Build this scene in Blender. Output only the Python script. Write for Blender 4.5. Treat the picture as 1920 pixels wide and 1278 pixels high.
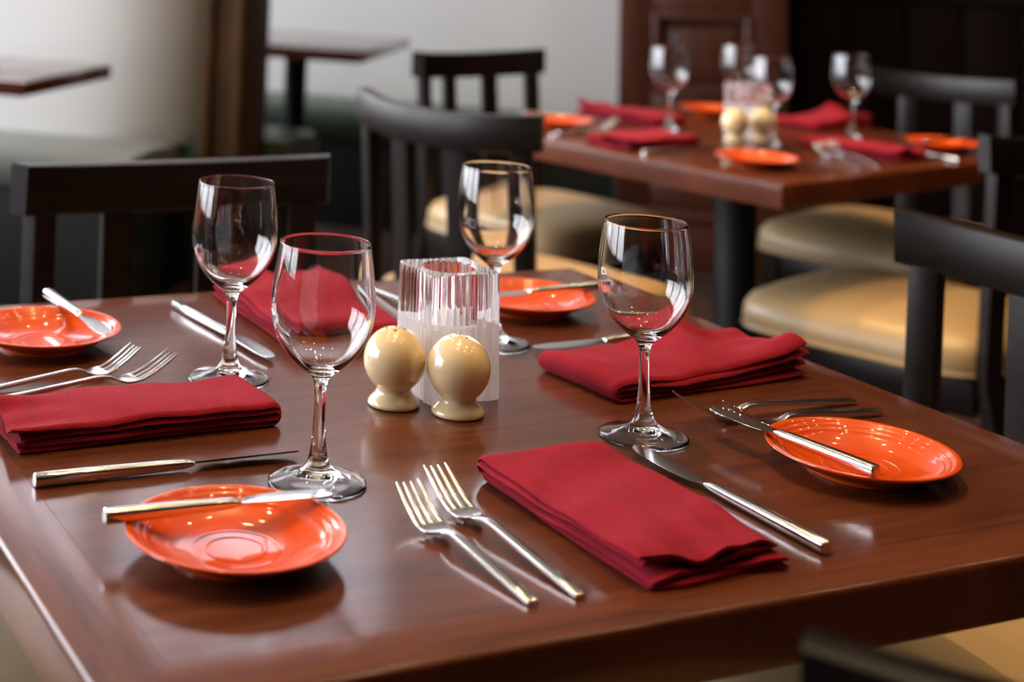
import bpy, bmesh, math, random
from mathutils import Vector, Matrix
random.seed(7)
PI = math.pi
R = math.radians
S = bpy.context.scene
COL = S.collection
for o in list(bpy.data.objects):
    bpy.data.objects.remove(o)

# ------------------------------------------------------------------ camera
def setup_camera():
    yaw, pit, rol = 0.4105, -0.1139, 0.0399
    fw = Vector((math.sin(yaw)*math.cos(pit), math.cos(yaw)*math.cos(pit), -math.sin(pit)))
    r = Vector((math.cos(yaw), -math.sin(yaw), 0)); u = r.cross(fw)
    r2 = r*math.cos(rol)+u*math.sin(rol); u2 = -r*math.sin(rol)+u*math.cos(rol)
    cd = bpy.data.cameras.new('camera')
    cam = bpy.data.objects.new('camera', cd); COL.objects.link(cam)
    m = Matrix((r2, u2, -fw)).transposed().to_4x4()
    m.translation = Vector((-0.3016, -0.8501, 0.75+0.4429))
    cam.matrix_world = m
    cd.sensor_width = 36; cd.sensor_fit = 'HORIZONTAL'
    cd.lens = 2886.14*36/1920
    cd.shift_x = (960-498.24)/1920
    cd.shift_y = (-494.22-639)/1920
    cd.clip_start = 0.02; cd.clip_end = 60
    cd.dof.use_dof = True; cd.dof.focus_distance = 1.31; cd.dof.aperture_fstop = 4.2
    S.camera = cam
setup_camera()

# ------------------------------------------------------------------ light, exposure
SKY = 15.0            # daylight outside the windows
SPOT = 82.0          # ceiling downlights
SPOT_COL = (1.0, 0.62, 0.27)
S.view_settings.view_transform = 'Standard'
S.view_settings.look = 'None'
S.view_settings.gamma = 1.0
S.view_settings.use_curve_mapping = False
S.view_settings.exposure = 0.0
S.cycles.max_bounces = 16
S.cycles.transmission_bounces = 16
S.cycles.glossy_bounces = 6
S.cycles.diffuse_bounces = 3
S.cycles.transparent_max_bounces = 12
S.cycles.caustics_reflective = True
S.cycles.caustics_refractive = True
S.cycles.sample_clamp_indirect = 100.0
w = bpy.data.worlds.new('daylight'); S.world = w; w.use_nodes = True
nt = w.node_tree; nt.nodes.clear()
wo = nt.nodes.new('ShaderNodeOutputWorld'); bg = nt.nodes.new('ShaderNodeBackground')
tc = nt.nodes.new('ShaderNodeTexCoord'); sx = nt.nodes.new('ShaderNodeSeparateXYZ')
rp = nt.nodes.new('ShaderNodeValToRGB')
rp.color_ramp.elements[0].position = 0.44; rp.color_ramp.elements[0].color = (0.26, 0.26, 0.24, 1)
rp.color_ramp.elements[1].position = 0.56; rp.color_ramp.elements[1].color = (0.90, 0.92, 1.0, 1)
mp = nt.nodes.new('ShaderNodeMapRange'); mp.inputs[1].default_value = -1; mp.inputs[2].default_value = 1
nt.links.new(tc.outputs['Generated'], sx.inputs[0]); nt.links.new(sx.outputs[2], mp.inputs[0])
nt.links.new(mp.outputs[0], rp.inputs[0]); nt.links.new(rp.outputs[0], bg.inputs[0])
bg.inputs[1].default_value = SKY
nt.links.new(bg.outputs[0], wo.inputs[0])

# room frame: axis a runs along the booths, b runs away from the camera
RA = R(-42)
def AB(a, b, z=0.0):
    return Vector((math.cos(RA)*a-math.sin(RA)*b, math.sin(RA)*a+math.cos(RA)*b, z))
CEIL = 3.6
def portal(a0, b0, a1, b1, z0, z1, into):
    """daylight portal lying in a window opening (adds no light of its own)"""
    l = bpy.data.lights.new('window_daylight', 'AREA'); l.shape = 'RECTANGLE'
    p0, p1 = AB(a0, b0), AB(a1, b1)
    l.size = (p1-p0).length; l.size_y = z1-z0
    l.cycles.is_portal = True
    o = bpy.data.objects.new('window_daylight', l); COL.objects.link(o)
    n = (AB(*into)-AB(0, 0)).normalized()
    x = (p1-p0).normalized(); y = (-n).cross(x)
    m = Matrix((x, y, -n)).transposed().to_4x4()
    m.translation = (p0+p1)/2+Vector((0, 0, (z0+z1)/2))
    o.matrix_world = m
LW = -4.2; BW = 5.5
LEFT_WIN = [(-2.7, -0.9), (-0.7, 1.1), (1.3, 3.1), (3.3, 5.1)]
BACK_WIN = [(-4.0, -2.45), (-2.35, -1.1)]
for b0, b1 in LEFT_WIN:
    portal(LW-.05, b0, LW-.05, b1, 0.65, 3.3, (1, 0))
for a0, a1 in BACK_WIN:
    portal(a0, BW+.10, a1, BW+.10, 2.65, 3.45, (0, -1))

# ------------------------------------------------------------------ materials
def mat(name, col=(.5, .5, .5), rough=.5, metal=0, coat=0, coat_rough=.05, spec=.5, **kw):
    m = bpy.data.materials.new(name); m.use_nodes = True
    b = m.node_tree.nodes['Principled BSDF']
    b.inputs['Base Color'].default_value = (*col, 1)
    b.inputs['Roughness'].default_value = rough
    b.inputs['Metallic'].default_value = metal
    b.inputs['Coat Weight'].default_value = coat
    b.inputs['Coat Roughness'].default_value = coat_rough
    b.inputs['Specular IOR Level'].default_value = spec
    for k, v in kw.items():
        b.inputs[k].default_value = v
    return m
def nodes(m):
    t = m.node_tree
    return t, t.nodes['Principled BSDF'], t.nodes.new, t.links.new
def noise(t, scale=(1, 1, 1), nscale=5, detail=4, rough=.5, coord='Object', dist=0):
    c = t.nodes.new('ShaderNodeTexCoord'); mpn = t.nodes.new('ShaderNodeMapping')
    mpn.inputs['Scale'].default_value = scale
    n = t.nodes.new('ShaderNodeTexNoise'); n.inputs['Scale'].default_value = nscale
    n.inputs['Detail'].default_value = detail; n.inputs['Roughness'].default_value = rough
    n.inputs['Distortion'].default_value = dist
    t.links.new(c.outputs[coord], mpn.inputs[0]); t.links.new(mpn.outputs[0], n.inputs['Vector'])
    return n
def ramp(t, src, stops):
    r = t.nodes.new('ShaderNodeValToRGB'); e = r.color_ramp.elements
    while len(e) < len(stops):
        e.new(.5)
    for i, (p, c) in enumerate(stops):
        e[i].position = p; e[i].color = (*c, 1)
    t.links.new(src, r.inputs[0]); return r
def bump(t, b, src, strength, dist, coat=False):
    n = t.nodes.new('ShaderNodeBump'); n.inputs['Strength'].default_value = strength
    n.inputs['Distance'].default_value = dist
    t.links.new(src, n.inputs['Height']); t.links.new(n.outputs[0], b.inputs['Normal'])
    if coat:
        t.links.new(n.outputs[0], b.inputs['Coat Normal'])
def wood(name, dark, mid, light, scale, rough=.3, coat=1, crough=.1, bstr=.12, nsc=6, spec=.4):
    m = mat(name, mid, rough, spec=spec, coat=coat, coat_rough=crough)
    t, b, _, L = nodes(m)
    n = noise(t, scale, nsc, 6, .6, dist=.6)
    r = ramp(t, n.outputs[0], [(.3, dark), (.5, mid), (.72, light)])
    L(r.outputs[0], b.inputs['Base Color'])
    n2 = noise(t, (1, 1, 1), 260, 2, .5)
    bump(t, b, n2.outputs[0], bstr, .0006, True)
    return m
M = {}
M['table'] = wood('table_wood', (.062, .0140, .0046), (.098, .0245, .0076), (.132, .035, .0108), (1.2, 14, 1), rough=.45, coat=.6, crough=.13, spec=.15)
M['table_y'] = wood('table_wood_cross', (.067, .0152, .0050), (.107, .0262, .0082), (.142, .037, .0116), (14, 1.2, 1), rough=.45, coat=.6, crough=.13, spec=.15)
M['table_b'] = wood('table_wood_border', (.074, .0165, .0054), (.118, .0285, .0087), (.158, .041, .0126), (1.2, 14, 1), rough=.45, coat=.6, crough=.13, spec=.15)
M['booth_wood'] = wood('booth_table_wood', (.05, .0115, .005), (.08, .019, .008), (.11, .028, .011), (1.2, 14, 1), rough=.3, coat=1, crough=.1, spec=.5)
M['chair'] = wood('espresso_wood', (.005, .0032, .0022), (.008, .0050, .0036), (.013, .0082, .006), (3, 3, 14), rough=.36, coat=.08, crough=.3, bstr=.05, spec=.26)
M['panel'] = wood('mahogany_panel', (.055, .014, .007), (.085, .023, .011), (.11, .03, .014), (5, 5, .7), rough=.4, coat=.4, crough=.25)
M['darkwood'] = wood('dark_wall_wood', (.006, .002, .0015), (.010, .003, .002), (.014, .0045, .003), (5, 5, .7), rough=.6, coat=0, crough=.3, spec=.15)
M['post'] = wood('amber_post_wood', (.03, .012, .003), (.058, .025, .006), (.095, .044, .010), (10, 10, .8), rough=.65, spec=.2, coat=.0, crough=.25)
M['iron'] = mat('black_iron', (.006, .006, .0065), .6, spec=.3)
M['vinyl'] = mat('cream_vinyl', (.42, .295, .15), .36, spec=.5)
t, b, _, L = nodes(M['vinyl']); bump(t, b, noise(t, nscale=420, detail=2).outputs[0], .15, .0005)
M['booth_seat'] = mat('grey_green_vinyl', (.21, .22, .195), .45)
M['kick'] = mat('dark_green_kick', (.016, .022, .016), .5)
M['green'] = mat('green_vinyl', (.055, .085, .055), .4)
M['booth'] = mat('grey_upholstery', (.64, .645, .63), .75)
t, b, _, L = nodes(M['booth'])
bump(t, b, noise(t, nscale=180, detail=2).outputs[0], .2, .001)
M['plaster'] = mat('warm_plaster', (.55, .50, .43), .9)
t, b, _, L = nodes(M['plaster']); bump(t, b, noise(t, nscale=90, detail=3).outputs[0], .1, .001)
M['ceil'] = mat('ceiling_paint', (.52, .50, .48), .9)
t, b, _, L = nodes(M['ceil']); bump(t, b, noise(t, nscale=120, detail=3).outputs[0], .1, .001)
M['floor'] = mat('dark_carpet', (.03, .014, .01), .95)
t, b, _, L = nodes(M['floor'])
r_ = ramp(t, noise(t, nscale=14, detail=6).outputs[0], [(.3, (.022, .010, .008)), (.55, (.045, .018, .012)), (.75, (.07, .03, .016))])
L(r_.outputs[0], b.inputs['Base Color'])
M['frame'] = mat('window_frame_paint', (.08, .06, .05), .5)

M['plate'] = mat('orange_glaze', (.78, .070, .008), .30, coat=.75, coat_rough=.04, spec=.25)
t, b, _, L = nodes(M['plate'])
n_ = noise(t, nscale=22, detail=3)
r_ = ramp(t, n_.outputs[0], [(.35, (.66, .070, .0035)), (.65, (.78, .090, .0045))]); L(r_.outputs[0], b.inputs['Base Color'])
M['foot'] = mat('orange_glaze_foot', (.5, .05, .01), .5)
M['cream'] = mat('cream_glaze', (.83, .64, .34), .25, coat=1, coat_rough=.03)
t, b, _, L = nodes(M['cream'])
r_ = ramp(t, noise(t, nscale=30, detail=2).outputs[0], [(.3, (.86, .67, .36)), (.7, (.91, .74, .43))]); L(r_.outputs[0], b.inputs['Base Color'])
M['hole'] = mat('dark_hole', (.03, .02, .012), .8)
M['steel'] = mat('polished_steel', (.80, .80, .80), .16, metal=1)
t, b, _, L = nodes(M['steel'])
n_ = noise(t, (60, 4, 60), 6, 3); mr = t.nodes.new('ShaderNodeMapRange')
mr.inputs[3].default_value = .12; mr.inputs[4].default_value = .24
L(n_.outputs[0], mr.inputs[0]); L(mr.outputs[0], b.inputs['Roughness'])
M['cloth'] = mat('crimson_cotton', (.33, .006, .020), .9, spec=.2)
t, b, _, L = nodes(M['cloth'])
b.inputs['Sheen Weight'].default_value = .12; b.inputs['Sheen Roughness'].default_value = .5
b.inputs['Sheen Tint'].default_value = (1, .25, .3, 1)
n_ = noise(t, nscale=650, detail=2); n2_ = noise(t, nscale=60, detail=4)
r_ = ramp(t, n2_.outputs[0], [(.3, (.235, .0035, .0150)), (.7, (.30, .0045, .0195))]); L(r_.outputs[0], b.inputs['Base Color'])
ad = t.nodes.new('ShaderNodeMath'); ad.operation = 'ADD'
L(n_.outputs[0], ad.inputs[0]); L(n2_.outputs[0], ad.inputs[1])
bump(t, b, ad.outputs[0], .9, .0009)
def glassmat(name, rough=0.0, ior=1.5, col=(1, 1, 1)):
    m = bpy.data.materials.new(name); m.use_nodes = True
    t = m.node_tree; t.nodes.clear()
    o = t.nodes.new('ShaderNodeOutputMaterial'); g = t.nodes.new('ShaderNodeBsdfGlass')
    g.inputs['Color'].default_value = (*col, 1); g.inputs['Roughness'].default_value = rough; g.inputs['IOR'].default_value = ior
    # clear glass lets light through to what stands behind it instead of a black shadow
    lp = t.nodes.new('ShaderNodeBsdfTransparent')
    t.links.new(g.outputs[0], o.inputs[0]); t.nodes.remove(lp)
    return m
M['glass'] = glassmat('clear_glass', 0.0, 1.5)
def frosted():
    m = bpy.data.materials.new('frosted_glass'); m.use_nodes = True
    t = m.node_tree; t.nodes.clear()
    o = t.nodes.new('ShaderNodeOutputMaterial'); g = t.nodes.new('ShaderNodeBsdfGlass')
    g.inputs['Roughness'].default_value = .42; g.inputs['IOR'].default_value = 1.45
    d = t.nodes.new('ShaderNodeBsdfDiffuse'); d.inputs[0].default_value = (.93, .91, .94, 1)
    tr = t.nodes.new('ShaderNodeBsdfTranslucent'); tr.inputs[0].default_value = (.93, .91, .94, 1)
    a = t.nodes.new('ShaderNodeMixShader'); a.inputs[0].default_value = .6
    c = t.nodes.new('ShaderNodeMixShader'); c.inputs[0].default_value = .80
    t.links.new(d.outputs[0], a.inputs[1]); t.links.new(tr.outputs[0], a.inputs[2])
    t.links.new(g.outputs[0], c.inputs[1]); t.links.new(a.outputs[0], c.inputs[2])
    t.links.new(c.outputs[0], o.inputs[0]); return m
M['frost'] = frosted()
M['pane'] = mat('window_pane_glass', (1, 1, 1), 0.0)
t = M['pane'].node_tree; t.nodes.clear()
_o = t.nodes.new('ShaderNodeOutputMaterial'); _g = t.nodes.new('ShaderNodeBsdfTransparent'); _s = t.nodes.new('ShaderNodeBsdfGlossy')
_s.inputs['Roughness'].default_value = .02; _x = t.nodes.new('ShaderNodeMixShader'); _x.inputs[0].default_value = .06
t.links.new(_g.outputs[0], _x.inputs[1]); t.links.new(_s.outputs[0], _x.inputs[2]); t.links.new(_x.outputs[0], _o.inputs[0])
M['blind'] = bpy.data.materials.new('added_blind_fabric'); M['blind'].use_nodes = True
t = M['blind'].node_tree; t.nodes.clear()
_o = t.nodes.new('ShaderNodeOutputMaterial'); _a = t.nodes.new('ShaderNodeBsdfDiffuse'); _b = t.nodes.new('ShaderNodeBsdfTranslucent'); _x = t.nodes.new('ShaderNodeMixShader'); _x.inputs[0].default_value = .85
_a.inputs[0].default_value = (.75, .72, .76, 1); _b.inputs[0].default_value = (.92, .88, .96, 1)
t.links.new(_a.outputs[0], _x.inputs[1]); t.links.new(_b.outputs[0], _x.inputs[2]); t.links.new(_x.outputs[0], _o.inputs[0])
def emit(name, col, s):
    m = bpy.data.materials.new(name); m.use_nodes = True
    t = m.node_tree; t.nodes.clear(); o = t.nodes.new('ShaderNodeOutputMaterial')
    e = t.nodes.new('ShaderNodeEmission'); e.inputs[0].default_value = (*col, 1); e.inputs[1].default_value = s
    t.links.new(e.outputs[0], o.inputs[0]); return m
M['bulb'] = emit('lamp_bulb', (1, .74, .42), 220)
M['trimwhite'] = mat('lamp_trim', (.6, .58, .54), .5)

# ------------------------------------------------------------------ helpers
def link(name, me, m=None, parent=None, smooth=True):
    o = bpy.data.objects.new(name, me); COL.objects.link(o)
    if m is not None:
        for x in (m if isinstance(m, list) else [m]):
            me.materials.append(x)
    if parent is not None:
        o.parent = parent
    if smooth:
        for p in me.polygons:
            p.use_smooth = True
    return o
def fin(name, bm, m, parent=None, smooth=True, angle=35):
    bmesh.ops.recalc_face_normals(bm, faces=bm.faces)
    me = bpy.data.meshes.new(name); bm.to_mesh(me); bm.free()
    o = link(name, me, m, parent, smooth)
    if smooth:
        me.set_sharp_from_angle(angle=R(angle))
    return o
def empty(name, loc=(0, 0, 0), rz=0):
    o = bpy.data.objects.new(name, None); COL.objects.link(o)
    o.location = loc; o.rotation_euler = (0, 0, rz); o.empty_display_size = .05
    return o
def tag(o, label, cat, group=None):
    o['label'] = label; o['category'] = cat
    if group: o['group'] = group
    return o
def box(bm, x0, x1, y0, y1, z0, z1, bev=0, seg=2):
    vs = [bm.verts.new((x, y, z)) for z in (z0, z1) for y in (y0, y1) for x in (x0, x1)]
    fs = [bm.faces.new([vs[i] for i in q]) for q in ((0, 2, 3, 1), (4, 5, 7, 6), (0, 1, 5, 4), (2, 6, 7, 3), (0, 4, 6, 2), (1, 3, 7, 5))]
    if bev:
        es = list({e for f in fs for e in f.edges})
        bmesh.ops.bevel(bm, geom=es, offset=bev, segments=seg, profile=.5, affect='EDGES')
def boxobj(name, d, m, parent=None, bev=.003, seg=2):
    bm = bmesh.new(); box(bm, *d, bev=bev, seg=seg)
    return fin(name, bm, m, parent)
def poly(bm, pts):
    return bm.faces.new([bm.verts.new(p) for p in pts])
def lathe(bm, prof, n=48, closed=False, mi=None):
    """prof: list of (r, z); r==0 makes a pole"""
    rings = []
    for r, z in prof:
        if r < 1e-7:
            rings.append([bm.verts.new((0, 0, z))])
        else:
            rings.append([bm.verts.new((r*math.cos(2*PI*i/n), r*math.sin(2*PI*i/n), z)) for i in range(n)])
    for k in range(len(rings)-1):
        a, b = rings[k], rings[k+1]
        for i in range(n):
            j = (i+1) % n
            if len(a) == 1 and len(b) == 1: continue
            if len(a) == 1: f = bm.faces.new((a[0], b[i], b[j]))
            elif len(b) == 1: f = bm.faces.new((a[i], b[0], a[j]))
            else: f = bm.faces.new((a[i], b[i], b[j], a[j]))
            if mi: f.material_index = mi
def spline(pts, n):
    """Catmull-Rom through 2-tuples"""
    out = []
    P = [pts[0]]+list(pts)+[pts[-1]]
    for i in range(1, len(P)-2):
        for k in range(n):
            t = k/n; q = []
            for d in range(len(P[0])):
                p0, p1, p2, p3 = (P[i-1+j][d] for j in range(4))
                q.append(.5*((2*p1)+(-p0+p2)*t+(2*p0-5*p1+4*p2-p3)*t*t+(-p0+3*p1-3*p2+p3)*t**3))
            out.append(tuple(q))
    out.append(tuple(pts[-1])); return out
def loft(bm, secs, cap=True):
    """secs: list of closed rings of the same number of points"""
    rings = [[bm.verts.new(p) for p in s] for s in secs]
    n = len(rings[0])
    for a, b in zip(rings, rings[1:]):
        for i in range(n):
            bm.faces.new((a[i], a[(i+1) % n], b[(i+1) % n], b[i]))
    if cap:
        bm.faces.new(rings[0][::-1]); bm.faces.new(rings[-1])
def rrect(w, h, r, n=3):
    """rounded rectangle section centred on 0, in (x,z)"""
    r = min(r, w/2*.98, h/2*.98); out = []
    for cx, cz, a0 in ((w/2-r, h/2-r, 0), (-w/2+r, h/2-r, 90), (-w/2+r, -h/2+r, 180), (w/2-r, -h/2+r, 270)):
        for k in range(n+1):
            a = R(a0+90*k/n); out.append((cx+r*math.cos(a), cz+r*math.sin(a)))
    return out
def lerp(x, xs, ys):
    if x <= xs[0]: return ys[0]
    for i in range(len(xs)-1):
        if x <= xs[i+1]:
            t = (x-xs[i])/(xs[i+1]-xs[i]); return ys[i]+t*(ys[i+1]-ys[i])
    return ys[-1]
def copy_tree(o, parent=None):
    c = o.copy(); COL.objects.link(c)
    if parent is not None:
        c.parent = parent
    for ch in list(o.children):
        copy_tree(ch, c)
    return c

# ------------------------------------------------------------------ the setting
def struct(o):
    o['kind'] = 'structure'; return o
def room():
    def wallbox(name, a0, a1, b0, b1, z0, z1, m, bev=0):
        o = boxobj(name, (a0, a1, b0, b1, z0, z1), m, None, bev=bev); o.rotation_euler.z = RA
        return o
    struct(wallbox('floor', -4.4, 4.7, -3.9, 6.0, -.1, 0, M['floor']))
    struct(wallbox('ceiling', -4.4, 4.7, -3.9, 6.0, CEIL, CEIL+.1, M['ceil']))
    # left wall: sill wall, head and piers around the windows
    def holed(name, horiz, lo, hi, z0, z1, wins, wz0, wz1, fixed, thick, m):
        bm = bmesh.new()
        def bx(u0, u1, za, zb):
            if horiz: box(bm, u0, u1, fixed, fixed+thick, za, zb)
            else: box(bm, fixed-thick, fixed, u0, u1, za, zb)
        bx(lo, hi, z0, wz0); bx(lo, hi, wz1, z1)
        e = lo
        for u0, u1 in wins:
            bx(e, u0, wz0, wz1); e = u1
        bx(e, hi, wz0, wz1)
        o = fin(name, bm, m, smooth=False); o.rotation_euler.z = RA
        return struct(o)
    holed('wall_left', False, -3.9, 5.7, 0, CEIL, LEFT_WIN, .65, 3.3, LW, .2, M['plaster'])
    holed('wall_back', True, -4.2, -.22, 0, CEIL, BACK_WIN, 2.65, 3.45, BW, .2, M['booth'])
    struct(wallbox('wall_right', 4.5, 4.7, -3.9, 6.0, 0, CEIL, M['darkwood']))
    struct(wallbox('wall_rear', -4.2, 4.5, -3.9, -3.7, 0, CEIL, M['darkwood']))
    # windows
    k = 0
    for horiz, wins, z0, z1, f in ((False, LEFT_WIN, .65, 3.3, LW-.12), (True, BACK_WIN, 2.65, 3.45, BW+.06)):
        for u0, u1 in wins:
            k += 1
            win = struct(empty('window_%d' % k)); win.rotation_euler.z = RA
            def bar(nm, ua, ub, za, zb, d=.03):
                d4 = (ua, ub, f-d, f+d, za, zb) if horiz else (f-d, f+d, ua, ub, za, zb)
                return boxobj(nm, d4, M['frame'], win, bev=.004)
            bar('frame', u0, u0+.05, z0, z1); bar('frame', u1-.05, u1, z0, z1)
            bar('frame', u0+.05, u1-.05, z0, z0+.05); bar('frame', u0+.05, u1-.05, z1-.05, z1)
            nb = 2 if horiz else 3
            for i in range(1, nb+1):
                u = u0+(u1-u0)*i/(nb+1); bar('mullion', u-.02, u+.02, z0+.05, z1-.05, .022)
            if horiz:      # unseen translucent blind, added in the high windows for the table's soft sheen
                bm = bmesh.new(); poly(bm, [(u0+.05, f-.06, z0+.05), (u1-.05, f-.06, z0+.05), (u1-.05, f-.06, z1-.02), (u0+.05, f-.06, z1-.02)])
                fin('added_blind', bm, M['blind'], win)
            for zz in (z0+(z1-z0)*.36, z0+(z1-z0)*.70):
                bar('transom', u0+.05, u1-.05, zz-.015, zz+.015, .018)
            d4 = (u0+.05, u1-.05, f-.003, f+.003, z0+.05, z1-.05) if horiz else (f-.003, f+.003, u0+.05, u1-.05, z0+.05, z1-.05)
            boxobj('pane', d4, M['pane'], win, bev=0)
    # dark panelled wall to the right of the pier: boards are parts
    dw = struct(wallbox('wall_far', .30, 4.5, 5.60, 5.8, 0, CEIL, M['darkwood']))
    for i in range(20):
        a = .42+i*.2
        boxobj('board', (a, a+.19, 5.575, 5.60, .0, .95), M['darkwood'], dw, bev=.004)
    boxobj('cap_rail', (.42, 4.42, 5.56, 5.60, .95, 1.0), M['darkwood'], dw, bev=.004)
    # mahogany pier with raised panels
    d = struct(wallbox('door_1', -.20, .385, 5.03, 5.70, 0, CEIL, M['panel']))
    for a0, a1 in ((-.20, -.08), (.265, .385)):
        boxobj('stile', (a0, a1, 5.0, 5.03, .20, CEIL-.02), M['panel'], d, bev=.004)
    for z0, z1 in ((.20, .30), (.52, .60), (.895, .98), (1.95, 2.05)):
        boxobj('rail', (-.08, .265, 5.0, 5.03, z0, z1), M['panel'], d, bev=.004)
    boxobj('plinth', (-.21, .395, 4.965, 5.03, 0, .15), M['panel'], d, bev=.006)
    boxobj('plinth_moulding', (-.205, .39, 4.98, 5.03, .15, .20), M['panel'], d, bev=.012)
    for z0, z1 in ((.30, .52), (.60, .895), (.98, 1.95)):
        bm = bmesh.new()     # moulding frame and a fielded panel
        for q in ((-.08, -.055, z0, z1), (.24, .265, z0, z1), (-.055, .24, z0, z0+.025), (-.055, .24, z1-.025, z1)):
            box(bm, q[0], q[1], 4.988, 5.03, q[2], q[3], .008)
        fin('moulding', bm, M['panel'], d)
        boxobj('field', (-.02, .205, 5.012, 5.03, z0+.06, z1-.06), M['panel'], d, bev=.012)
room()

def downlights():
    spots = []
    for a in (-1.1, -.05, 1.05, 2.1):
        for b in (.1, 1.1, 2.1, 3.1):
            spots.append((a, b))      # every other lamp is on full, the rest dimmed
    base = None
    for k, (a, b) in enumerate(spots):
        if base is None:
            base = empty('downlight')
            bm = bmesh.new(); lathe(bm, [(.045, -.012), (.052, 0), (.075, 0), (.078, -.006), (.062, -.014), (.045, -.012)], 24)
            fin('trim_ring', bm, M['trimwhite'], base)
            bm = bmesh.new(); lathe(bm, [(0, -.003), (.030, -.006), (.042, -.003), (.042, -.001), (0, -.001)], 20)
            fin('bulb', bm, M['bulb'], base)
            o = base
        else:
            o = copy_tree(base)
        o.location = AB(a, b, CEIL)
        tag(o, 'small round recessed ceiling downlight with a warm bulb', 'light', 'recessed ceiling downlights')
        l = bpy.data.lights.new('downlight_beam', 'SPOT'); l.energy = SPOT*(1.7 if (k//4+k % 4) % 2 == 0 and k % 4 else .12); l.color = SPOT_COL
        l.spot_size = R(52); l.spot_blend = .4; l.shadow_soft_size = .035
        lo = bpy.data.objects.new('downlight_beam', l); COL.objects.link(lo); lo.parent = o; lo.location = (0, 0, -.03)
downlights()

# ------------------------------------------------------------------ dining tables
TZ = .75; TT = .044
def dining_table(loc, rz, label):
    W, D = .914, .878
    t = empty('dining_table', (loc[0], loc[1], 0), rz)
    tag(t, label, 'table')
    g = .0003; bw = .05
    # centre panel
    boxobj('centre_panel', (bw, W-bw, bw, D-bw, TZ-TT, TZ), M['table'], t, bev=0)
    def board(pts, m):
        bm = bmesh.new()
        lo = [bm.verts.new((x, y, TZ-TT)) for x, y in pts]; hi = [bm.verts.new((x, y, TZ)) for x, y in pts]
        bm.faces.new(lo[::-1]); bm.faces.new(hi); n = len(pts)
        for i in range(n):
            bm.faces.new((lo[i], lo[(i+1) % n], hi[(i+1) % n], hi[i]))
        # pts[0]-pts[1] is the outer edge: round it over
        bm.edges.ensure_lookup_table()
        es = [e for e in bm.edges if {v for v in e.verts} in ({hi[0], hi[1]}, {lo[0], lo[1]})]
        bmesh.ops.bevel(bm, geom=es, offset=.0045, segments=4, profile=.5, affect='EDGES')
        return fin('border_board', bm, m, t)
    board([(g, 0), (W-g, 0), (W-bw, bw-g), (bw, bw-g)], M['table_b'])
    board([(W, g), (W, D-g), (W-bw+g, D-bw), (W-bw+g, bw)], M['table_y'])
    board([(W-g, D), (g, D), (bw, D-bw+g), (W-bw, D-bw+g)], M['table_b'])
    board([(0, D-g), (0, g), (bw-g, bw), (bw-g, D-bw)], M['table_y'])
    cx, cy = W/2, D/2
    bm = bmesh.new(); lathe(bm, [(0, .03), (.055, .03), (.05, .05), (.044, .06), (.044, TZ-TT-.012), (.0, TZ-TT-.012)], 32)
    o = fin('pedestal', bm, M['iron'], t); o.location = (cx, cy, 0)
    bm = bmesh.new(); box(bm, -.22, .22, -.22, .22, TZ-TT-.012, TZ-TT, .003)
    o = fin('mounting_plate', bm, M['iron'], t); o.location = (cx, cy, 0)
    bm = bmesh.new(); lathe(bm, [(0, 0), (.205, 0), (.21, .006), (.205, .012), (.08, .026), (.055, .036), (0, .036)], 48)
    o = fin('base_plate', bm, M['iron'], t); o.location = (cx, cy, 0)
    return t
T1 = dining_table((0, 0), 0, 'dark mahogany dining table in the foreground, laid for four')
O2 = (1.680, 1.335); A2 = R(12.5)
T2 = dining_table(O2, A2, 'dark mahogany dining table farther back on the right, laid for four')

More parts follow.
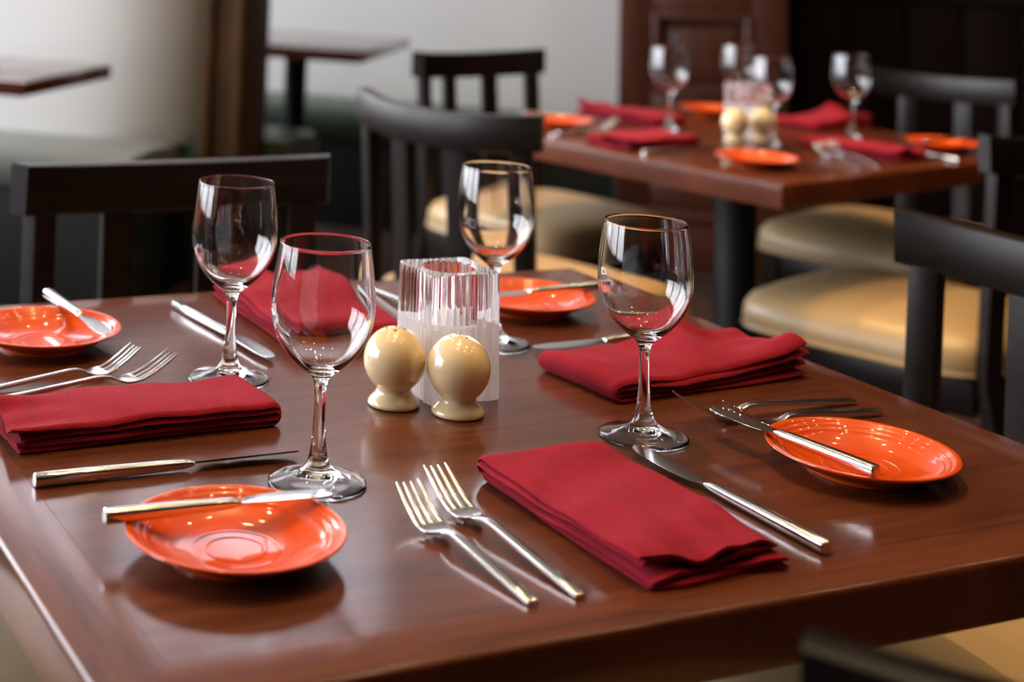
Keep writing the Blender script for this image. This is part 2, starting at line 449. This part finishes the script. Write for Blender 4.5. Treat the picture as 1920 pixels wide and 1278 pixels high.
# ------------------------------------------------------------------ chairs
CH, SAG, DIP = .87, .060, .012
def make_chair():
    t = empty('dining_chair')
    hw = .215
    def arc(x):          # plan curve of the back, bulging away from the sitter
        return -.215-SAG*(1-(x/hw)**2)
    def dip(x):
        return -DIP*(1-(x/hw)**2)
    secs = []
    N = 24; th = .030
    for i in range(N+1):
        x = -hw+2*hw*i/N
        y = arc(x); dy = 2*SAG*x/hw**2
        nx, ny = -dy, 1.0; l = math.hypot(nx, ny); nx, ny = nx/l, ny/l
        sec = []
        for (p, q) in rrect(th, .062, .004, 2):
            sec.append((x+nx*p, y+ny*p+(.004 if q > 0 else -.0)*0, CH-.031+q+dip(x)))
        secs.append(sec)
    bm = bmesh.new(); loft(bm, secs); fin('top_rail', bm, M['chair'], t)
    def upright(name, x, wx, wy, z0, splay, xs=0):
        y = arc(x); ang = math.atan2(2*SAG*x/hw**2, 1)
        bm = bmesh.new(); secs = []
        for z in (z0, .25, .46, .62, CH-.058+dip(x)):
            if z < z0: continue
            yy = y+lerp(z, [0, .44, CH], [-splay, .030, 0]); xx = x+lerp(z, [0, .44, CH], [xs, 0, 0])
            sec = []
            for p, q in rrect(wx, wy, .003, 2):
                sec.append((xx+p*math.cos(ang)-q*math.sin(ang), yy+p*math.sin(ang)+q*math.cos(ang), z))
            secs.append(sec)
        loft(bm, secs); return fin(name, bm, M['chair'], t)
    for s in (-1, 1):
        upright('rear_leg', s*.182, .036, .026, 0, .06, s*.012)
        upright('slat', s*.068, .046, .014, .455, 0)
        bm = bmesh.new(); secs = []
        for z, wd in ((0, .028), (.41, .04), (.460, .04)):
            secs.append([(s*.185+p, .215+q, z) for p, q in rrect(wd, wd, .004, 2)])
        loft(bm, secs); fin('front_leg', bm, M['chair'], t)
    # seat frame
    bm = bmesh.new()
    box(bm, -.165, .165, .202, .230, .398, .458, .003); box(bm, -.165, .165, -.21, -.185, .398, .458, .003)
    for s in (-1, 1):
        box(bm, min(s*.172, s*.198), max(s*.172, s*.198), -.185, .195, .398, .458, .003)
    fin('seat_frame', bm, M['chair'], t)
    # upholstered seat: rounded plan, domed top
    bm = bmesh.new()
    def plan(k):
        out = []; n = 64
        for i in range(n):
            a = 2*PI*i/n; c, s = math.cos(a), math.sin(a)
            e = 2/5.0
            x = .232*k*math.copysign(abs(c)**e, c); y = .235*k*math.copysign(abs(s)**e, s)
            x *= 1+.03*(y/.212)
            out.append((x, y+.025))
        return out
    levels = [(.965, .458), (1.0, .464), (1.012, .481), (1.0, .501), (.96, .516), (.88, .526), (.72, .534), (.45, .540), (.2, .542)]
    loft(bm, [[(x, y, z) for x, y in plan(k)] for k, z in levels])
    seat = fin('seat', bm, M['vinyl'], t)
    bm = bmesh.new(); n = 64; pl = plan(1.008); rings = []
    secs = []
    for i in range(n):
        x, y = pl[i]; d = Vector((x, y, 0)).normalized()
        secs.append([(x+d.x*.004*math.cos(a), y+d.y*.004*math.cos(a), .467+.004*math.sin(a)) for a in (0, PI/3, 2*PI/3, PI, 4*PI/3, 5*PI/3)])
    secs.append(secs[0]); loft(bm, secs, cap=False); bmesh.ops.remove_doubles(bm, verts=bm.verts, dist=1e-6)
    fin('piping', bm, M['vinyl'], seat)
    return t
chair0 = make_chair()
used = [False]
def chair(mid, face, label):
    """mid: middle of the back-rail chord, face: direction the sitter looks"""
    f = Vector((face[0], face[1], 0)).normalized()
    c = Vector((mid[0], mid[1], 0))+f*.215
    o = copy_tree(chair0) if used[0] else chair0
    used[0] = True
    o.location = c; o.rotation_euler = (0, 0, math.atan2(f.y, f.x)-PI/2)
    tag(o, label, 'chair', 'slat back dining chairs')
    return o
chair((.437, 1.067), (0, -1), 'dark slat back chair behind the back left edge of the near table')
chair((1.170, .368), (-1, .03), 'dark slat back chair at the right edge of the near table')
chair((.446, -.337), (.342, .94), 'dark chair cut off at the bottom right corner, set at an angle')
chair((-.300, .59), (1, 0), 'chair at the left side of the near table, only its grey seat showing bottom left')
chair((1.155, 1.605), (.955, .30), 'dark chair with a curved back seen from behind, beside the back table')
chair((1.809, 2.545), (.19, -.98), 'dark slat back chair on the far side of the back table, against the grey wall')
chair((2.760, 2.02), (-.93, -.36), 'dark slat back chair at the far right of the back table, its back catching daylight')
chair((2.090, 1.153), (-.325, .946), 'dark chair at the right frame edge, on the near side of the back table')

# ------------------------------------------------------------------ booths
def booth_room(o):
    o.rotation_euler.z = RA; return o
def booths():
    # left booth: bench, upholstered back that curls round at its end
    t = booth_room(empty('booth_bench'))
    tag(t, 'pale grey upholstered booth bench at far left with a tall padded back', 'bench')
    bm = bmesh.new(); pr = []
    for a, b in [(-4.1, 3.80), (-2.6, 3.80), (-2.2, 3.79), (-1.80, 3.80), (-1.60, 3.85), (-1.47, 3.96), (-1.42, 4.10)]:
        pr.append((a, b))
    pts = spline(pr, 6); secs = []
    for a, b in pts:
        secs.append([(a, b, .44), (a, b+.012, .70), (a, b+.02, 1.02), (a, b+.035, 1.06), (a, b+.07, 1.075), (a, b+.10, 1.06), (a, b+.11, 1.0), (a, b+.11, .44)])
    loft(bm, secs); fin('back', bm, M['booth'], t, angle=60)
    bm = bmesh.new(); secs = []
    for i in range(25):
        a = -4.1+2.66*i/24
        secs.append([(a, 3.42+q*.0, z) if False else (a, y, z) for y, z in ((3.40, .36), (3.385, .39), (3.385, .43), (3.40, .452), (3.44, .464), (3.60, .470), (3.80, .455), (3.80, .36))])
    loft(bm, secs); fin('seat', bm, M['booth_seat'], t, angle=60)
    boxobj('kick_base', (-4.1, -1.46, 3.44, 3.91, 0, .36), M['kick'], t, bev=.004)
    # wooden end post
    p = booth_room(empty('booth_post'))
    tag(p, 'tall amber brown wooden post at the end of the left booth', 'post')
    boxobj('shaft', (-1.350, -1.200, 3.72, 3.95, 0, 2.1), M['post'], p, bev=.006)
    boxobj('fillet', (-1.335, -1.305, 3.700, 3.72, 0, 2.1), M['post'], p, bev=.005)
    boxobj('fillet', (-1.235, -1.205, 3.700, 3.72, 0, 2.1), M['post'], p, bev=.005)
    # green bench behind the post
    t = booth_room(empty('booth_bench'))
    tag(t, 'dark green booth bench right behind the amber post', 'bench')
    bm = bmesh.new(); secs = []
    for a, k in ((-3.9, 1), (-1.30, 1), (-1.20, .98), (-1.14, .85), (-1.12, .6)):
        secs.append([(a, 3.96, .30), (a, 3.96+.42*k, .30), (a, 3.96+.45*k, .36), (a, 3.96+.44*k, .43), (a, 3.96+.38*k, .465), (a, 3.96+.2*k, .475), (a, 3.96, .47)])
    loft(bm, secs); fin('seat', bm, M['green'], t, angle=60)
    boxobj('kick_base', (-3.9, -1.16, 3.96, 4.30, 0, .30), M['kick'], t, bev=.004)
    # long bench along the back wall
    t = booth_room(empty('booth_bench'))
    tag(t, 'long green banquette bench running along the grey back wall', 'bench')
    bm = bmesh.new(); secs = []
    for i in range(31):
        a = -4.1+3.86*i/30
        secs.append([(a, y, z) for y, z in ((5.06, .34), (5.04, .38), (5.045, .42), (5.07, .445), (5.15, .455), (5.48, .445), (5.48, .34))])
    loft(bm, secs); fin('seat', bm, M['green'], t, angle=60)
    boxobj('kick_base', (-4.1, -.24, 5.09, 5.48, 0, .34), M['kick'], t, bev=.004)
booths()
def booth_table(a0, a1, b0, b1, label, px, py):
    t = booth_room(empty('booth_table')); tag(t, label, 'table')
    boxobj('tabletop', (a0, a1, b0, b1, .712, .75), M['booth_wood'], t, bev=.004)
    bm = bmesh.new(); lathe(bm, [(0, .03), (.05, .03), (.045, .045), (.040, .06), (.040, .712), (0, .712)], 28)
    o = fin('pedestal', bm, M['iron'], t); o.location = (px, py, 0)
    bm = bmesh.new(); lathe(bm, [(0, 0), (.22, 0), (.225, .006), (.22, .012), (.07, .024), (0, .034)], 40)
    o = fin('base_plate', bm, M['iron'], t); o.location = (px, py, 0)
booth_table(-2.2, -.95, 4.52-.36, 4.52+.36, 'dark booth table in the far booth, right of the amber post', -1.29, 4.55)
booth_table(-2.6, -1.435, 2.70, 3.24, 'dark booth table cut off by the left frame edge', -2.05, 2.97)

# ------------------------------------------------------------------ tableware builders
def make_plate():
    k = .0772
    prof = [(0, .0030), (.020, .0030), (.0202, .0036), (.0215, .0036), (.0217, .0030), (.030, .0031), (.0303, .0037), (.0318, .0037), (.0321, .0032),
            (.044, .0042), (.051, .0066), (.058, .0100), (.0615, .0121), (.0619, .0129), (.0637, .0137), (.0641, .0135),
            (.0663, .0147), (.0667, .0154), (.0685, .0162), (.0689, .0160), (.0712, .0172), (.0716, .0178), (.0740, .0187), (.0758, .0191),
            (.0770, .0188), (.0773, .0181), (.0768, .0172), (.070, .0140), (.060, .0088), (.050, .0042), (.045, .0022), (.0445, .0), (.0405, .0), (.0400, .0015), (0, .0015)]
    bm = bmesh.new(); lathe(bm, prof, 96)
    return fin('bread_plate', bm, M['plate'], None, angle=50)
def make_glass():
    out = [(0, .0062), (.006, .0058), (.012, .0046), (.020, .0027), (.029, .0011), (.0355, .0001), (.0375, 0), (.0388, .0008), (.0388, .0016), (.0375, .0024), (.033, .0035), (.026, .0052), (.019, .0076), (.0130, .0108), (.0092, .0155),
           (.0072, .0220), (.0057, .0330), (.0048, .0470), (.0045, .0600), (.0047, .0700), (.0054, .0760), (.0072, .0800), (.0110, .0836), (.0165, .0876),
           (.0230, .0930), (.0290, .0995), (.0345, .1075), (.0385, .1165), (.0408, .1260), (.0414, .1360), (.0409, .1470), (.0397, .1600), (.0380, .1730), (.0363, .1835)]
    inn = [(.0354, .1835), (.0370, .1730), (.0386, .1600), (.0398, .1470), (.0403, .1360), (.0397, .1262), (.0374, .1172), (.0334, .1086), (.0278, .1008), (.0215, .0946),
           (.0145, .0900), (.0080, .0876), (0, .0868)]
    o = spline(out, 3); i = spline(inn, 3)
    prof = o+[(.0362, .1839), (.0358, .1840), (.0355, .1839)]+i
    prof = [(max(r, 0), z) for r, z in prof]
    prof[0] = (0, .0062); prof[-1] = (0, prof[-1][1])
    bm = bmesh.new(); lathe(bm, prof, 72)
    return fin('wine_glass', bm, M['glass'], None, angle=80)
def section_bar(pts, n=4):
    """pts: (y, z_centre, width, thickness, corner) -> rings along +y"""
    return [[(p, y, z+q) for p, q in rrect(wd, th, c, n)] for y, z, wd, th, c in pts]
def make_fork(name, k):
    t = empty(name)
    def zc(y): return lerp(y, [0, .108, .114, .119, .124, .129, .134, .140, .148, .156, .166, .180, .196], [.0020, .0095, .0098, .0097, .0090, .0076, .0058, .0042, .0034, .0042, .0074, .0142, .0236])
    pts = []
    for y, wd, th in ((0, .0082, .0030), (.0005, .0088, .0034), (.03, .0084, .0034), (.07, .0074, .0034), (.10, .0066, .0032), (.110, .0063, .0030), (.116, .0062, .0029), (.121, .0062, .0028), (.126, .0064, .0026), (.131, .0072, .0024)):
        pts.append((y*k, zc(y), wd, th, .0005))
    bm = bmesh.new(); loft(bm, section_bar(pts, 2)); fin('handle', bm, M['steel'], t, angle=25)
    def cup(y): return .0016*min(1, max(0, (y-.134)/.015))
    pts = []
    for y, wd in ((.131, .0072), (.135, .0110), (.138, .0170), (.141, .0214), (.145, .0232), (.150, .0238), (.1535, .0238)):
        pts.append((y, zc(y), wd, .0022, .0008))
    bm = bmesh.new(); secs = []
    for y, z, wd, th, c in pts:
        secs.append([(p, y*k, z+q+cup(y)*(2*p/.0238)**2) for p, q in rrect(wd, th, c, 3)])
    loft(bm, secs); head = fin('head', bm, M['steel'], t)
    for i in range(4):
        x0 = -.0099+.0066*i
        secs = []
        for y, wd in ((.1530, .0041), (.160, .0039), (.170, .0035), (.180, .0030), (.190, .0024), (.1955, .0014)):
            z = zc(y)+.0016*(2*x0/.0238)**2
            secs.append([(x0*(1-.05*(y-.153)/.04)+p, y*k, z+q) for p, q in rrect(wd, .0020 if y < .195 else .0012, .0007, 2)])
        bm = bmesh.new(); loft(bm, secs); fin('tine', bm, M['steel'], head)
    return t
def make_knife(name, L=.222, roll=0):
    """handle lies along +y from 0; blade to L"""
    t = empty(name); k = L/.222
    hz = .0050
    pts = [(0, hz, .0092, .0082, .003), (.0012*k, hz, .0106, .0098, .0035), (.05*k, hz, .0104, .0094, .0035), (.10*k, hz, .0094, .0080, .003),
           (.120*k, hz, .0088, .0070, .0026), (.126*k, hz, .0080, .0050, .002), (.130*k, hz, .0070, .0026, .001)]
    bm = bmesh.new(); loft(bm, section_bar(pts, 3)); fin('handle', bm, M['steel'], t)
    ys = [.130, .134, .140, .150, .165, .185, .200, .210, .217, .2205, .222]
    le = [-.0036, -.0048, -.0085, -.0100, -.0106, -.0104, -.0094, -.0080, -.0056, -.0030, -.0004]   # cutting edge
    ri = [.0036, .0040, .0046, .0056, .0064, .0070, .0074, .0072, .0060, .0042, .0008]              # spine
    cr, sr = math.cos(roll), math.sin(roll)
    secs = []
    for y, l, r in zip(ys, le, ri):
        th = .0018 if y < .21 else .0014
        ring = [(l, -.0002), (l, .0002), (l*.4+r*.6, th/2), (r, th/2*.8), (r, -th/2*.8), (l*.4+r*.6, -th/2)]
        secs.append([(x*cr-z*sr, y*k, hz+x*sr+z*cr) for x, z in ring])
    bm = bmesh.new(); loft(bm, secs); fin('blade', bm, M['steel'], t, angle=25)
    return t
def make_shaker(holes):
    t = empty('shaker')
    prof = [(0, 0), (.0215, 0), (.0234, .0008), (.0240, .0022), (.0236, .0042), (.0215, .0068), (.0188, .0095), (.0166, .0125), (.0160, .0150)]
    cz, rr = .0402, .0289
    a0 = math.asin((.0172-cz)/rr)
    for i in range(0, 25):
        a = a0+(PI/2-a0)*i/24
        prof.append((rr*math.cos(a) if i < 24 else 0, cz+rr*math.sin(a)))
    bm = bmesh.new(); lathe(bm, prof, 64); fin('body', bm, M['cream'], t, angle=50)
    ang = [(0, 0)]+[(17, 360*i/(holes-1)) for i in range(holes-1)]
    for th, ph in ang:
        d = Vector((math.sin(R(th))*math.cos(R(ph)), math.sin(R(th))*math.sin(R(ph)), math.cos(R(th))))
        bm = bmesh.new(); lathe(bm, [(0, -.0010), (.0012, -.0010), (.0012, .0001), (0, .0002)], 12)
        bmesh.ops.transform(bm, matrix=Matrix.Translation(d*rr+Vector((0, 0, cz))) @ d.to_track_quat('Z', 'Y').to_matrix().to_4x4(), verts=bm.verts)
        fin('pour_hole', bm, M['hole'], t)
    return t
def make_votive():
    H, zf = .114, .066
    n = 256; h = .0380
    ring = []
    for i in range(n):
        a = 2*PI*i/n
        # squarish plan with dented sides and fine flutes
        c, s = math.cos(a), math.sin(a)
        p = 11.0
        r = h/((abs(c)**p+abs(s)**p)**(1/p))
        m = abs(math.cos(2*a))           # 1 on side middles, 0 on corners
        r *= 1-.055*m**1.5
        r += .0017*abs(math.sin(a*18))-.0012
        ring.append((r*c, r*s))
    bm = bmesh.new()
    def vring(k, z): return [bm.verts.new((x*k, y*k, z)) for x, y in ring]
    def band(a, b, mi=0):
        for i in range(n):
            j = (i+1) % n; f = bm.faces.new((a[i], a[j], b[j], b[i])); f.material_index = mi
    def circ(r, z):
        return [bm.verts.new((r*math.cos(2*PI*i/n), r*math.sin(2*PI*i/n), z)) for i in range(n)]
    bot = vring(.97, 0); b0 = vring(1.0, .0015); mid = vring(.985, zf); t0 = vring(.975, H-.002); t1 = vring(.955, H)
    i0 = circ(.0262, H); i1 = circ(.0252, H-.0015); im = circ(.0248, zf); i2 = circ(.0240, .022); i3 = circ(.020, .018)
    band(bot, b0, 1); band(b0, mid, 1); band(mid, t0); band(t0, t1); band(t1, i0); band(i0, i1); band(i1, im); band(im, i2, 1); band(i2, i3, 1)
    f = bm.faces.new(i3); f.material_index = 1
    f = bm.faces.new(bot[::-1]); f.material_index = 1
    o = fin('votive_holder', bm, [M['glass'], M['frost']], None, angle=30)
    return o
def make_napkin(name, Lg, B, seed, lift=0, bulge=0, ridge=0, layers=4, pitch=.0050, tt=.0043, wav=.0012):
    """folded cloth: u runs from the fold (u=0) to the open hems (u=Lg); v across; stands on z=0"""
    rnd = random.Random(seed)
    ph = [rnd.uniform(0, 6.28) for _ in range(12)]
    half = layers//2
    def zl(k): return pitch*k+tt/2+(.0014 if k >= half else 0)
    chains = []
    for q in range(half):                 # loop joining layer q with layer (layers-1-q)
        lo, hi = q, layers-1-q
        r = (zl(hi)-zl(lo))/2; c = (zl(hi)+zl(lo))/2
        uo = r*1.0+q*0.002+.002
        pts = []
        ends = [Lg+rnd.uniform(-.006, .003), Lg+rnd.uniform(-.006, .003)]
        nn = 26
        for i in range(nn):
            pts.append((ends[0]+(uo-ends[0])*i/nn, zl(lo)))
        for i in range(9):
            a = -PI/2-PI*i/8
            pts.append((uo+r*math.cos(a)*1.05, c+r*math.sin(a)))
        for i in range(1, nn+1):
            pts.append((uo+(ends[1]-uo)*i/nn, zl(hi)))
        chains.append(pts)
    NV = 30
    top = zl(layers-1)
    def disp(u, v, z):
        f = (z/top)
        x = u/Lg
        d = f*wav*(math.sin(u*38+ph[0]+v*9)+.8*math.sin(v*55+ph[1]+u*12)+.6*math.sin(u*90+v*40+ph[2]))
        # open hems ripple
        e = max(0, (x-.72)/.28)
        d += f*e*.0030*math.sin(v*78+ph[3]+z*200)+.0016*e*f*math.sin(v*160+ph[8]+z*420)
        d += lift*f*(max(0, (x-.70)/.30)**1.3)*(.55+.45*math.sin(v*30+ph[4]))
        d += bulge*f*math.exp(-((x-.62)/.2)**2)*(.6+.4*math.cos((v/B-.1)*4))
        if ridge:
            d += ridge*f*math.exp(-((x-.60-.25*(v/B-.5))/.10)**2)*(v/B)**1.2
        # soft long edges
        ed = min(v, B-v)
        d -= f*.0012*math.exp(-ed/.004)
        return d
    bm = bmesh.new()
    for ci, pts in enumerate(chains):
        K = len(pts)
        nor = []
        for i in range(K):
            a = pts[max(0, i-1)]; b = pts[min(K-1, i+1)]
            tx, tz = b[0]-a[0], b[1]-a[1]; l = math.hypot(tx, tz) or 1
            nor.append((-tz/l, tx/l))
        vs_off = [.0018*math.sin(ph[5]+ci*2.1+i*.07)+.0022*(rnd.random()-.5)*0 for i in range(K)]
        loops = []
        for j in range(NV+1):
            x = j/NV
            # round the long edges: half-circle of thickness
            v0 = B*(.5-.5*math.cos(PI*x)) if False else B*x
            dd = min(v0, B-v0)
            fac = math.sqrt(max(0, 1-(1-min(1, dd/(tt*.6)))**2))
            fac = max(fac, .15)
            ring = []
            for side in (1, -1):
                rng = range(K) if side == 1 else range(K-1, -1, -1)
                for i in rng:
                    u, z = pts[i]; nx, nz = nor[i]
                    # thin hem at the open end
                    endd = min(i, K-1-i)
                    hm = .6 if endd == 0 else (.95 if endd == 1 else 1)
                    o = side*tt/2*fac*hm
                    vv = v0+vs_off[i]+(.0016*math.sin(u*30+ph[6]+(z/top)*5))
                    uu = u+nx*o+(.003*math.sin(v0*60+ph[7]+z*300)*max(0, (u/Lg-.9)/.1))
                    zz = z+nz*o
                    ring.append((uu-Lg/2, vv-B/2, max(.0001, zz+disp(u, v0, z))))
            loops.append(ring)
        loft(bm, loops)
    return fin(name, bm, M['cloth'], None, angle=60)

# ------------------------------------------------------------------ near table
plate0 = make_plate(); glass0 = make_glass(); fork0 = make_fork('dinner_fork', .96); fork1 = make_fork('salad_fork', .83)
first = {}
def place(src, x, y, rz, label, cat, group, z=TZ, rx=0, ry=0):
    o = src if src.name not in first else copy_tree(src)
    first[src.name] = 1
    o.location = (x, y, z+.0002); o.rotation_euler = (rx, ry, rz)
    tag(o, label, cat, group); return o
P = 'bread plates on the near table'
place(plate0, .1492, .1822, .3, 'orange bread plate at front left of the near table, nearest the camera', 'plate', P)
place(plate0, .7140, .1753, 1.1, 'orange bread plate at the right of the near table, with forks behind it', 'plate', P)
place(plate0, .1610, .7140, 2.2, 'orange bread plate at the left frame edge of the near table', 'plate', P)
place(plate0, .7316, .7035, 3.0, 'orange bread plate at the far corner of the near table, behind the candle holder', 'plate', P)
G = 'wine glasses on the near table'
place(glass0, .2981, .5551, 0, 'wine glass at back left of the near table, beside the left napkin', 'wine glass', G)
place(glass0, .2624, .2860, .2, 'wine glass at front left, foot behind the nearest orange plate', 'wine glass', G)
place(glass0, .6148, .5906, .4, 'wine glass standing behind the square candle holder', 'wine glass', G)
place(glass0, .5862, .2995, .1, 'wine glass at the right, standing between the two right napkins', 'wine glass', G)
def lay(src, end, tip, label, cat, group, z=TZ, rx=0, ry=0):
    dx, dy = tip[0]-end[0], tip[1]-end[1]
    return place(src, end[0], end[1], math.atan2(dy, dx)-PI/2, label, cat, group, z, rx, ry)
F = 'forks on the near table'
lay(fork1, (.3033, .0453), (.2985, .215), 'shorter left fork of the front pair, nearest the bottom frame edge', 'fork', F)
lay(fork0, (.3396, .0441), (.3360, .2436), 'longer right fork of the front pair, beside the front napkin', 'fork', F)
lay(fork1, (.060, .575), (.230, .604), 'rear fork of the left pair, nearer the left orange plate', 'fork', F)
lay(fork0, (.062, .546), (.255, .575), 'fork of the left pair lying beside the left napkin', 'fork', F)
lay(fork0, (.847, .319), (.647, .3135), 'rear fork of the right pair, nearer the right napkin', 'fork', F).scale = (1.12, 1.12, 1.12)
lay(fork1, (.8455, .286), (.672, .2775), 'fork of the right pair, just behind the right orange plate', 'fork', F).scale = (1.12, 1.12, 1.12)
K = 'table knives on the near table'
knife0 = make_knife('table_knife'); knife1 = make_knife('table_knife', roll=R(20))
lay(knife0, (.555, .048), (.554, .272), 'table knife on the right side of the front napkin', 'knife', K)
lay(knife1, (.050, .344), (.270, .342), 'table knife between the left napkin and the nearest orange plate', 'knife', K)
lay(knife0, (.861, .562), (.630, .550), 'table knife behind the right napkin, blade towards the candle holder', 'knife', K)
lay(knife0, (.340, .814), (.360, .598), 'table knife beside the back napkin, behind the back left glass', 'knife', K)
# forks at the far place setting, seen through the front left glass
lay(fork0, (.600, .835), (.590, .645), 'fork at the far setting, beside the back napkin', 'fork', F)
lay(fork1, (.640, .835), (.625, .645), 'fork at the far setting, nearer the far orange plate', 'fork', F)
BK = 'butter knives on the near plates'
bk0 = make_knife('butter_knife', .172)
RZ = TZ+.0191-.0005
lay(bk0, (.063, .2135), (.225, .206), 'butter knife laid across the nearest orange plate', 'knife', BK, RZ)
lay(bk0, (.6700, .1150), (.651, .280), 'butter knife on the left rim of the right orange plate', 'knife', BK, RZ)
lay(bk0, (.194, .822), (.207, .640), 'butter knife across the orange plate at the left frame edge', 'knife', BK, RZ)
lay(bk0, (.826, .697), (.660, .688), 'butter knife across the orange plate behind the candle holder', 'knife', BK, RZ)
NG = 'crimson napkins on the near table'
def napkin(c, u_dir, Lg, B, seed, label, group, lift=0, bulge=0, wav=.0012, ridge=0):
    o = make_napkin('napkin', Lg, B, seed, lift, bulge, ridge, wav=wav)
    o.location = (c[0], c[1], TZ); o.rotation_euler.z = math.atan2(u_dir[1], u_dir[0])
    return tag(o, label, 'napkin', group)
napkin((.449, .148), (0, -1), .216, .120, 3, 'folded crimson napkin at the front between forks and knife', NG)
napkin((.172, .461), (-1, -.015), .240, .091, 11, 'folded crimson napkin at the left, in front of the left forks', NG)
napkin((.738, .448), (1, .085), .252, .116, 21, 'folded crimson napkin at the right with its lifted end near the table edge', NG, lift=.017, ridge=.015, wav=.0016)
napkin((.465, .735), (.03, 1), .240, .130, 31, 'folded crimson napkin at the back, seen through the front left glass', NG, bulge=.014, lift=.004)
sh4 = make_shaker(4); sh0 = make_shaker(6)
place(sh0, .4150, .4420, .4, 'cream ball shaker on the left of the pair, slightly farther back', 'shaker', 'shakers on the near table')
place(sh4, .4590, .4020, .9, 'cream ball shaker on the right of the pair, with dark holes showing', 'shaker', 'shakers on the near table')
vot = make_votive()
place(vot, .4835, .4640, R(-3), 'square fluted glass candle holder, frosted below, behind the two cream shakers', 'candle holder', None)

_q = AB(-1.84, 3.05)
napkin((_q.x, _q.y), (.3, .95), .22, .115, 51, 'crimson napkin on the booth table at the left frame edge', 'napkin on the booth table')
# ------------------------------------------------------------------ back table
def L2(x, y):
    return (O2[0]+math.cos(A2)*x-math.sin(A2)*y, O2[1]+math.sin(A2)*x+math.cos(A2)*y)
P = 'bread plates on the back table'
place(plate0, 1.790, 1.525, 0, 'orange bread plate on the back table, nearest its front corner', 'plate', P)
place(plate0, 2.380, 1.625, 1, 'orange bread plate at the right end of the back table', 'plate', P)
place(plate0, 2.235, 2.185, 2, 'orange bread plate at the far side of the back table, left of its shakers', 'plate', P)
place(plate0, 1.700, 2.050, 3, 'orange bread plate at the left end of the back table, beside the curved chair back', 'plate', P)
G = 'wine glasses on the back table'
place(glass0, 1.9205, 1.9504, 0, 'leftmost wine glass on the back table, standing by the left napkins', 'wine glass', G)
place(glass0, 2.0079, 1.7250, 0, 'wine glass on the back table right in front of its candle holder', 'wine glass', G)
place(glass0, 2.2800, 1.7800, 0, 'rightmost wine glass on the back table, behind the right napkin', 'wine glass', G)
place(glass0, 2.1620, 2.0010, 0, 'wine glass on the back table partly hidden behind the candle holder', 'wine glass', G)
place(sh0, 1.975, 1.800, 0, 'cream ball shaker on the back table, left one', 'shaker', 'shakers on the back table')
place(sh4, 2.045, 1.795, 0, 'cream ball shaker on the back table, right one behind the glass', 'shaker', 'shakers on the back table')
place(vot, 2.065, 1.865, A2, 'square fluted glass candle holder in the middle of the back table', 'candle holder', None)
NG = 'crimson napkins on the back table'
napkin((1.735, 1.800), (-.96, -.22), .225, .115, 41, 'crimson napkin at the front left of the back table, in front of the leftmost glass', NG, lift=.012)
napkin((1.965, 2.145), (-.30, .95), .225, .120, 42, 'crimson napkin at the far left of the back table, behind the leftmost glass', NG, lift=.014)
napkin((2.395, 1.985), (.96, .25), .225, .115, 43, 'crimson napkin at the far right of the back table, with a raised fold', NG, lift=.020, bulge=.012)
napkin((2.155, 1.620), (.22, -.97), .225, .120, 44, 'crimson napkin at the front right of the back table, below the rightmost glass', NG, lift=.006)
F = 'forks on the back table'
lay(fork0, (1.975, 1.445), (2.040, 1.640), 'left fork of the pair at the front of the back table', 'fork', F)
lay(fork0, (2.032, 1.455), (2.085, 1.650), 'right fork of the pair at the front of the back table', 'fork', F)
lay(fork0, (1.600, 1.930), (1.790, 1.970), 'fork on the left end of the back table, nearer the viewer', 'fork', F)
lay(fork0, (1.640, 1.965), (1.830, 2.010), 'fork on the left end of the back table, nearer the plate', 'fork', F)
K = 'knives on the back table'
lay(knife0, (1.640, 1.675), (1.850, 1.720), 'table knife on the back table, in front of the left napkins', 'knife', K)
lay(knife0, (2.262, 1.475), (2.245, 1.690), 'table knife on the back table, right of the front right napkin', 'knife', K)
lay(bk0, (1.650, 2.110), (1.770, 2.010), 'butter knife across the left plate of the back table', 'knife', K, RZ)
lay(bk0, (2.300, 1.600), (2.465, 1.625), 'butter knife across the right plate of the back table', 'knife', K, RZ)
